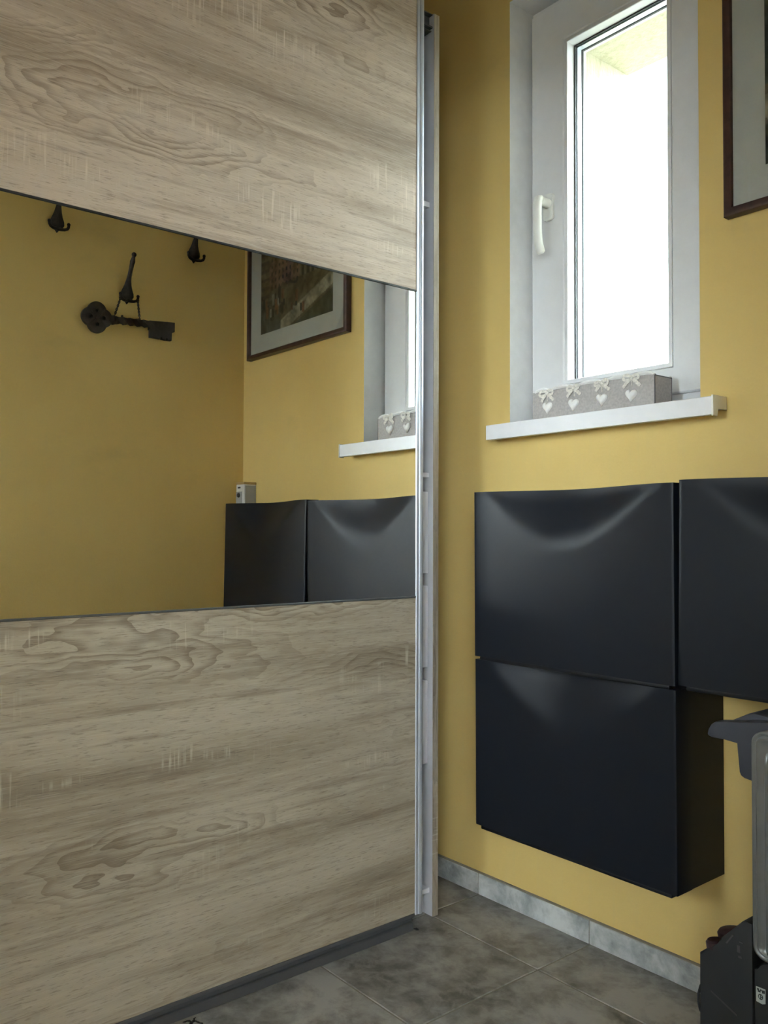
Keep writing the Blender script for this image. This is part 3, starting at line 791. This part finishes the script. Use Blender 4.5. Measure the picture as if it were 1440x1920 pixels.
# control box with stepped sloping top, dial, marks
cb = [(.6925, .062), (.6932, .2036), (.7078, .2150), (.7155, .2235), (.7304, .2300), (.7315, .2410), (.7535, .2640), (.7700, .2820), (.7780, .2855), (.7880, .2845), (.7880, .062)]
bm = B(); prism(bm, cb, lambda p, a: (p[0], a, p[1]), -.2400, -.095, bev=.003)
ctl = finish('control_box', bm, M['rad_dark'], rd, sharp=30)
bm = B(); tube(bm, [(.716, -.170, .216), (.7130, -.170, .2270), (.7122, -.170, .2310), (.7119, -.170, .2325)], [.024, .0235, .019, .010], 24)
tube(bm, [(.716, -.224, .216), (.7140, -.224, .2255), (.7135, -.224, .2290), (.7133, -.224, .2300)], [.0165, .0160, .0125, .006], 20); finish('thermostat_dial', bm, M['rad_red'], ctl)
bm = B(); box(bm, .762, .7675, -.2409, -.2398, .2300, .2420); box(bm, .7655, .7725, -.2409, -.2398, .2470, .2490); box(bm, .7640, .7700, -.2409, -.2398, .2215, .2250)
prism(bm, [(.7420, .2380), (.7445, .2375), (.7560, .2545), (.7540, .2560)], lambda p, a: (p[0], a, p[1]), -.2398, -.2409); finish('printed_mark', bm, M['mark'], ctl)
bm = B(); prism(bm, [(.7140, .1480), (.7145, .1455), (.7600, .1235), (.7610, .1260)], lambda p, a: (p[0], a, p[1]), -.2396, -.2408); finish('seam', bm, M['mark'], ctl)
# dark base under the panel
bm = B(); prism(bm, [(.7905, .062), (.7905, .212), (.7950, .2175), (.8050, .2215), (.8150, .2330), (1.165, .2330), (1.165, .062)], lambda p, a: (p[0], a, p[1]), -.2400, -.095, bev=.003)
base = finish('base', bm, M['rad_dark'], rd, sharp=30)
bm = B(); prism(bm, [(.7946, .1630), (.7944, .1868), (.8100, .1872), (.8098, .1640), (.8050, .1618)], lambda p, a: (p[0], a, p[1]), -.2399, -.2408)
stk = finish('rating_sticker', bm, M['sticker'], base, label='pale printed sticker')
bm = B()
for a, b, c, d in ((.7962, .7995, .1822, .1850), (.7975, .8020, .1795, .1825), (.8012, .8040, .1822, .1848), (.8045, .8070, .1795, .1845), (.8072, .8092, .1800, .1850)): box(bm, a, b, -.24115, -.2407, c, d)
n = 16
for i in range(n):
    a0, a1 = 2*pi*i/n, 2*pi*(i+1)/n; q = []
    for a, r in ((a0, .0042), (a1, .0042), (a1, .0029), (a0, .0029)): q.append(bm.verts.new((.8022+r*cos(a), -.24112, .1728+r*1.12*sin(a))))
    bm.faces.new(q)
box(bm, .8014, .8030, -.24115, -.2407, .1686, .1770); box(bm, .8022, .8058, -.24115, -.2407, .1720, .1734)
finish('sticker_print', bm, M['sticker_ink'], rd)
for x in (.715, 1.13):
    for y in (-.215, -.12):
        bm = B(); tube(bm, [(x-.004, y, .030), (x+.018, y, .030)], [.030, .030], 20); box(bm, x, x+.014, y-.008, y+.008, .03, .075); finish('castor', bm, M['rad_dark'], rd)
bm = B(); tube(bm, [(.6945, -.225, .150), (.6890, -.230, .142), (.6862, -.232, .128), (.6858, -.232, .114), (.6880, -.230, .100), (.6945, -.225, .090)], .0022, 8); finish('cord', bm, M['rad_dark'], rd)

# ------------------------------------------------------------------ bits of lint on the floor
def scrap(x, y, s, seed, label):
    rg = random.Random(seed); bm = B()
    for q in range(5):
        a = rg.uniform(0, pi*2); p = [(x+rg.uniform(-1, 1)*s*.3, y+rg.uniform(-1, 1)*s*.3, .0018)]
        for i in range(4):
            a += rg.uniform(-1.1, 1.1); p.append((p[-1][0]+cos(a)*s*.3, p[-1][1]+sin(a)*s*.3, .0018+rg.uniform(0, .001)))
        tube(bm, p, [.0009, .0017, .0013, .0016, .0006], 6)
    tag(finish('lint_scrap', bm, M['lint'], loc=(x, y, 0)), label, 'scrap', 'black scraps on the tiles')
scrap(.0065, -.846, .016, 1, 'black crumpled scrap on the floor tile at the bottom edge, below the wardrobe door')
scrap(-.014, -.2680, .007, 4, 'tiny black scrap on the floor at the foot of the silver door edge')
